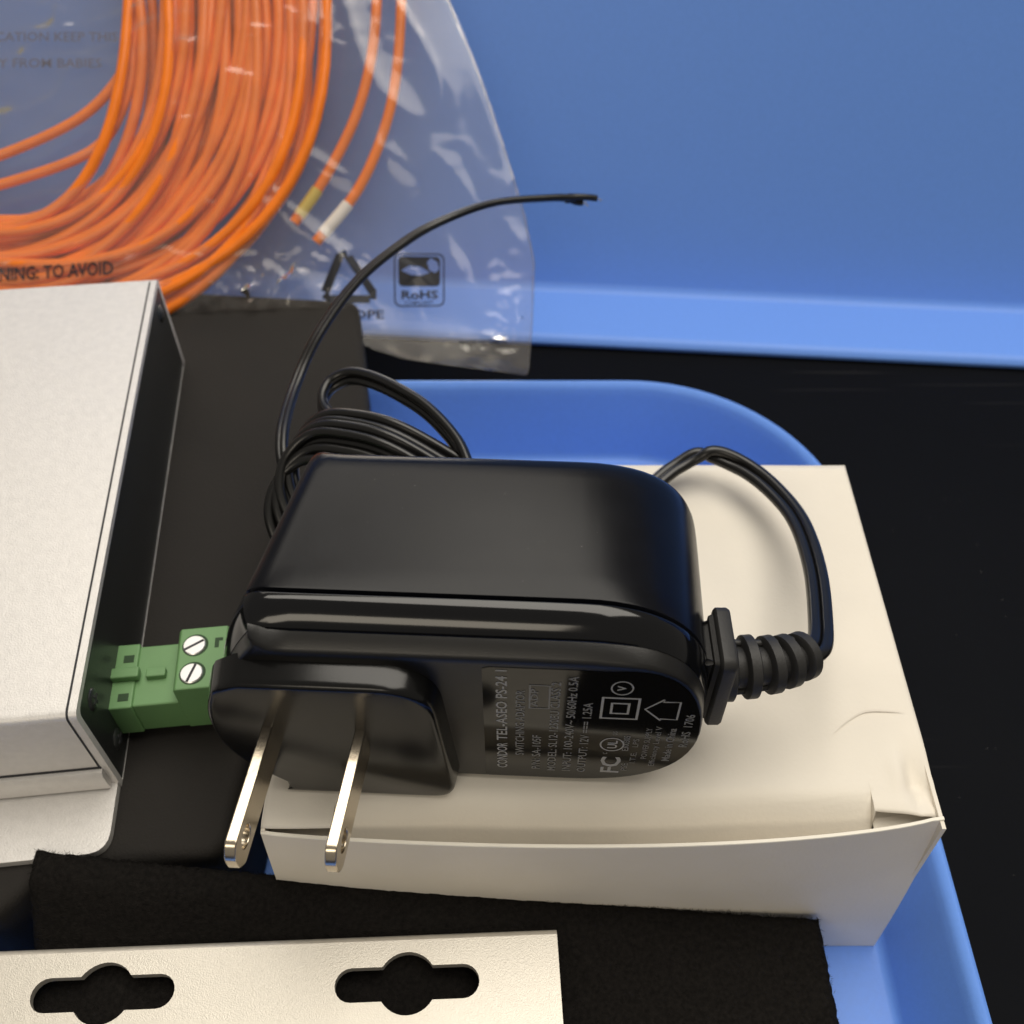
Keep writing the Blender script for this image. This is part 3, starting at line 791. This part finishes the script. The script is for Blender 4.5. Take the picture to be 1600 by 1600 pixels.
# recycling triangle with rounded arrows
tri = [Vector((-46.2, 16.9)), Vector((-41.0, 29.0)), Vector((-33.0, 17.3))]
parts = []
for i in range(3):
    a, b, c_ = tri[i], tri[(i + 1) % 3], tri[(i + 2) % 3]
    p0 = a + (b - a) * .14; p1 = a + (b - a) * .86; p2 = b + (c_ - b) * .10
    n_ = Vector((-(b - a).y, (b - a).x)).normalized() * 1.0
    parts.append(([tuple(p0 - n_), tuple(p1 - n_ * 1.0), tuple(p1 + n_), tuple(p0 + n_)], [(0, 1, 2, 3)]))
    m2_ = Vector((-(p2 - p1).y, (p2 - p1).x)).normalized() * 1.0
    parts.append(([tuple(p1 + n_), tuple(p1 - n_), tuple(p2 - m2_), tuple(p2 + m2_)], [(0, 1, 2, 3)]))
v, f = merge(*parts); on_film(v, f, 0, 0, 'recycling_symbol')
tv, tf_, wd = text2d('LDPE', 3.6, .06); on_film([(a * 9.6 / wd, b * .8) for a, b in tv], tf_, -41.0, 12.6, 'recycling_code')
# RoHS badge
bx0, bx1, bz0, bz1 = -29.0, -16.6, 15.6, 28.6
parts = []
V2, F2, _ = plate2d(rrect(bx0, bx1, bz0, bz1, 1.6, 4), [rrect(bx0 + .35, bx1 - .35, bz0 + .35, bz1 - .35, 1.3, 4)]); parts.append((V2, F2))
leaf1 = [(-27.2 + .4 * 0, 24.4), (-25.2, 25.6), (-22.6, 25.5), (-20.2, 24.0), (-22.4, 23.2), (-24.8, 23.3)]
leaf2 = [(-20.4, 24.6), (-20.9, 26.6), (-20.0, 27.6), (-18.4, 26.6), (-17.9, 24.8), (-18.9, 23.9)]
V2, F2, _ = plate2d(rrect(bx0 + 1.1, bx1 - 1.1, 20.6, bz1 - .8, 1.0, 4), [leaf1, leaf2]); parts.append((V2, F2))
tv, tf_, wd = text2d('RoHS', 2.8, .08); parts.append(([(bx0 + 1.6 + a * 9.2 / wd, 17.6 + b) for a, b in tv], tf_))
tv, tf_, wd = text2d('COMPLIANT', 1.0, .01); parts.append(([(bx0 + 2.4 + a * 7.4 / wd, 16.3 + b) for a, b in tv], tf_))
v, f = merge(*parts); on_film(v, f, 0, 0, 'rohs_badge')
tv, tf_, wd = text2d('MADE IN CHINA', 1.6, .02); on_film([(a * 12 / wd, b) for a, b in tv], tf_, -13.0, 6.2, 'small_text')

# the coil: one cable, many loops
coil = thing('cable_coil', (-110, 230, -158), 'coil of orange fibre patch cable inside the clear bag', 'cable')
random.seed(21)
def loop(rx, ry, cu, cv, n0, e=2.15, wob=0.6, ph=0.0):
    pts = []; K = 84
    for i in range(K):
        a = 2 * math.pi * i / K
        c_, s_ = math.cos(a), math.sin(a)
        du = math.copysign(abs(c_) ** (2 / e), c_) * rx; dv = math.copysign(abs(s_) ** (2 / e), s_) * ry
        wv = 1 + .018 * wob * math.sin(2 * a + ph) + .012 * wob * math.sin(3 * a + 2 * ph)
        pts.append(bp3(cu + du * wv, cv + dv * wv, n0 + 1.6 * math.sin(a * 2 + ph * 1.7)))
    return pts
for i in range(57):
    t = (i % 19) / 18; lay = i // 19
    rx = 40 + 40 * t + random.uniform(-2.0, 2.0); ry = 53 + 24 * t + random.uniform(-3, 3)
    hgt = -.6 + 2.4 * lay + random.uniform(-.5, .5)
    v, f = tube(loop(rx, ry, -127 + random.uniform(-4, 3), 86 + random.uniform(-5, 4), hgt, random.uniform(1.95, 2.5), random.uniform(.5, 2.6), random.uniform(0, 6.3)), 1.36, 8, True)
    build('cable_loop', v, f, M['orange'], coil, smooth=70)
# stray inner turns
for pts in ([(-160, 49), (-140, 49.5), (-126.5, 52.0), (-105.9, 61.4), (-95, 73), (-91.6, 84), (-92.2, 100), (-96, 125)],
            [(-160, 42), (-140, 42.8), (-126.6, 44.9), (-102.8, 53.6), (-94.4, 66.3), (-92.6, 80), (-93, 95), (-94, 120)]):
    v, f = tube(spline([bp3(u, vv, 2.2) for u, vv in pts], 10), 1.3, 8)
    build('cable_loop', v, f, M['orange'], coil, smooth=70)
# the two loose ends with their coloured sleeves
for pts, mt in (([(-36, 140), (-33, 115), (-33.1, 91.2), (-34.7, 75.5), (-38.7, 61.4), (-45.9, 47.3), (-53.6, 36.2)], 'yellow'),
                ([(-30, 140), (-27, 115), (-27.1, 91.2), (-28.4, 72.4), (-31.6, 58.3), (-38.0, 44.1), (-48.2, 31.4)], 'white')):
    P = spline([bp3(u, vv, 1.4 + 1.2 * (j % 2) * 0) for j, (u, vv) in enumerate(pts)], 12)
    v, f = tube(P, 1.3, 10)
    e = build('cable_end', v, f, M['orange'], coil, smooth=70)
    v, f = tube(P[-10:-2], 1.55, 12)
    build('colour_sleeve', v, f, M[mt], e, smooth=50)

# ------------------------------------------------------------------ dust and lint
random.seed(5)
V, F = [], []
for i in range(22):
    x, y = random.uniform(-24, 12), random.uniform(77, 99); r_ = random.choice((.03, .04, .05, .05, .09))
    n = len(V); V += [(x + r_ * math.cos(k * 1.26), y + r_ * math.sin(k * 1.26) * random.uniform(.5, 1), ZT + .03) for k in range(5)]; F.append(tuple(n + k for k in range(5)))
M['dust'] = mat('dust', (0.16, 0.155, 0.15), 0.9)
o = build('dust', V, F, M['dust'], ad, smooth=0, tf=arot); o['kind'] = 'stuff'
V, F = [], []
for i in range(110):
    x, y = random.uniform(74, 200), random.uniform(20, 235); a = random.uniform(0, 6.28); ln = random.choice((.1, .12, .15, .2, .3)); w_ = .04
    if y > 205: x += 0
    n = len(V); dx, dy = math.cos(a), math.sin(a)
    V += [(x - dy * w_, y + dx * w_, -191.9), (x + dy * w_, y - dx * w_, -191.9), (x + dx * ln + dy * w_, y + dy * ln - dx * w_, -191.85), (x + dx * ln - dy * w_, y + dy * ln + dx * w_, -191.85)]
    F.append((n, n + 1, n + 2, n + 3))
o = build('lint', V, F, M['dust'], bpy.data.objects['table_top'], smooth=0); o['kind'] = 'stuff'
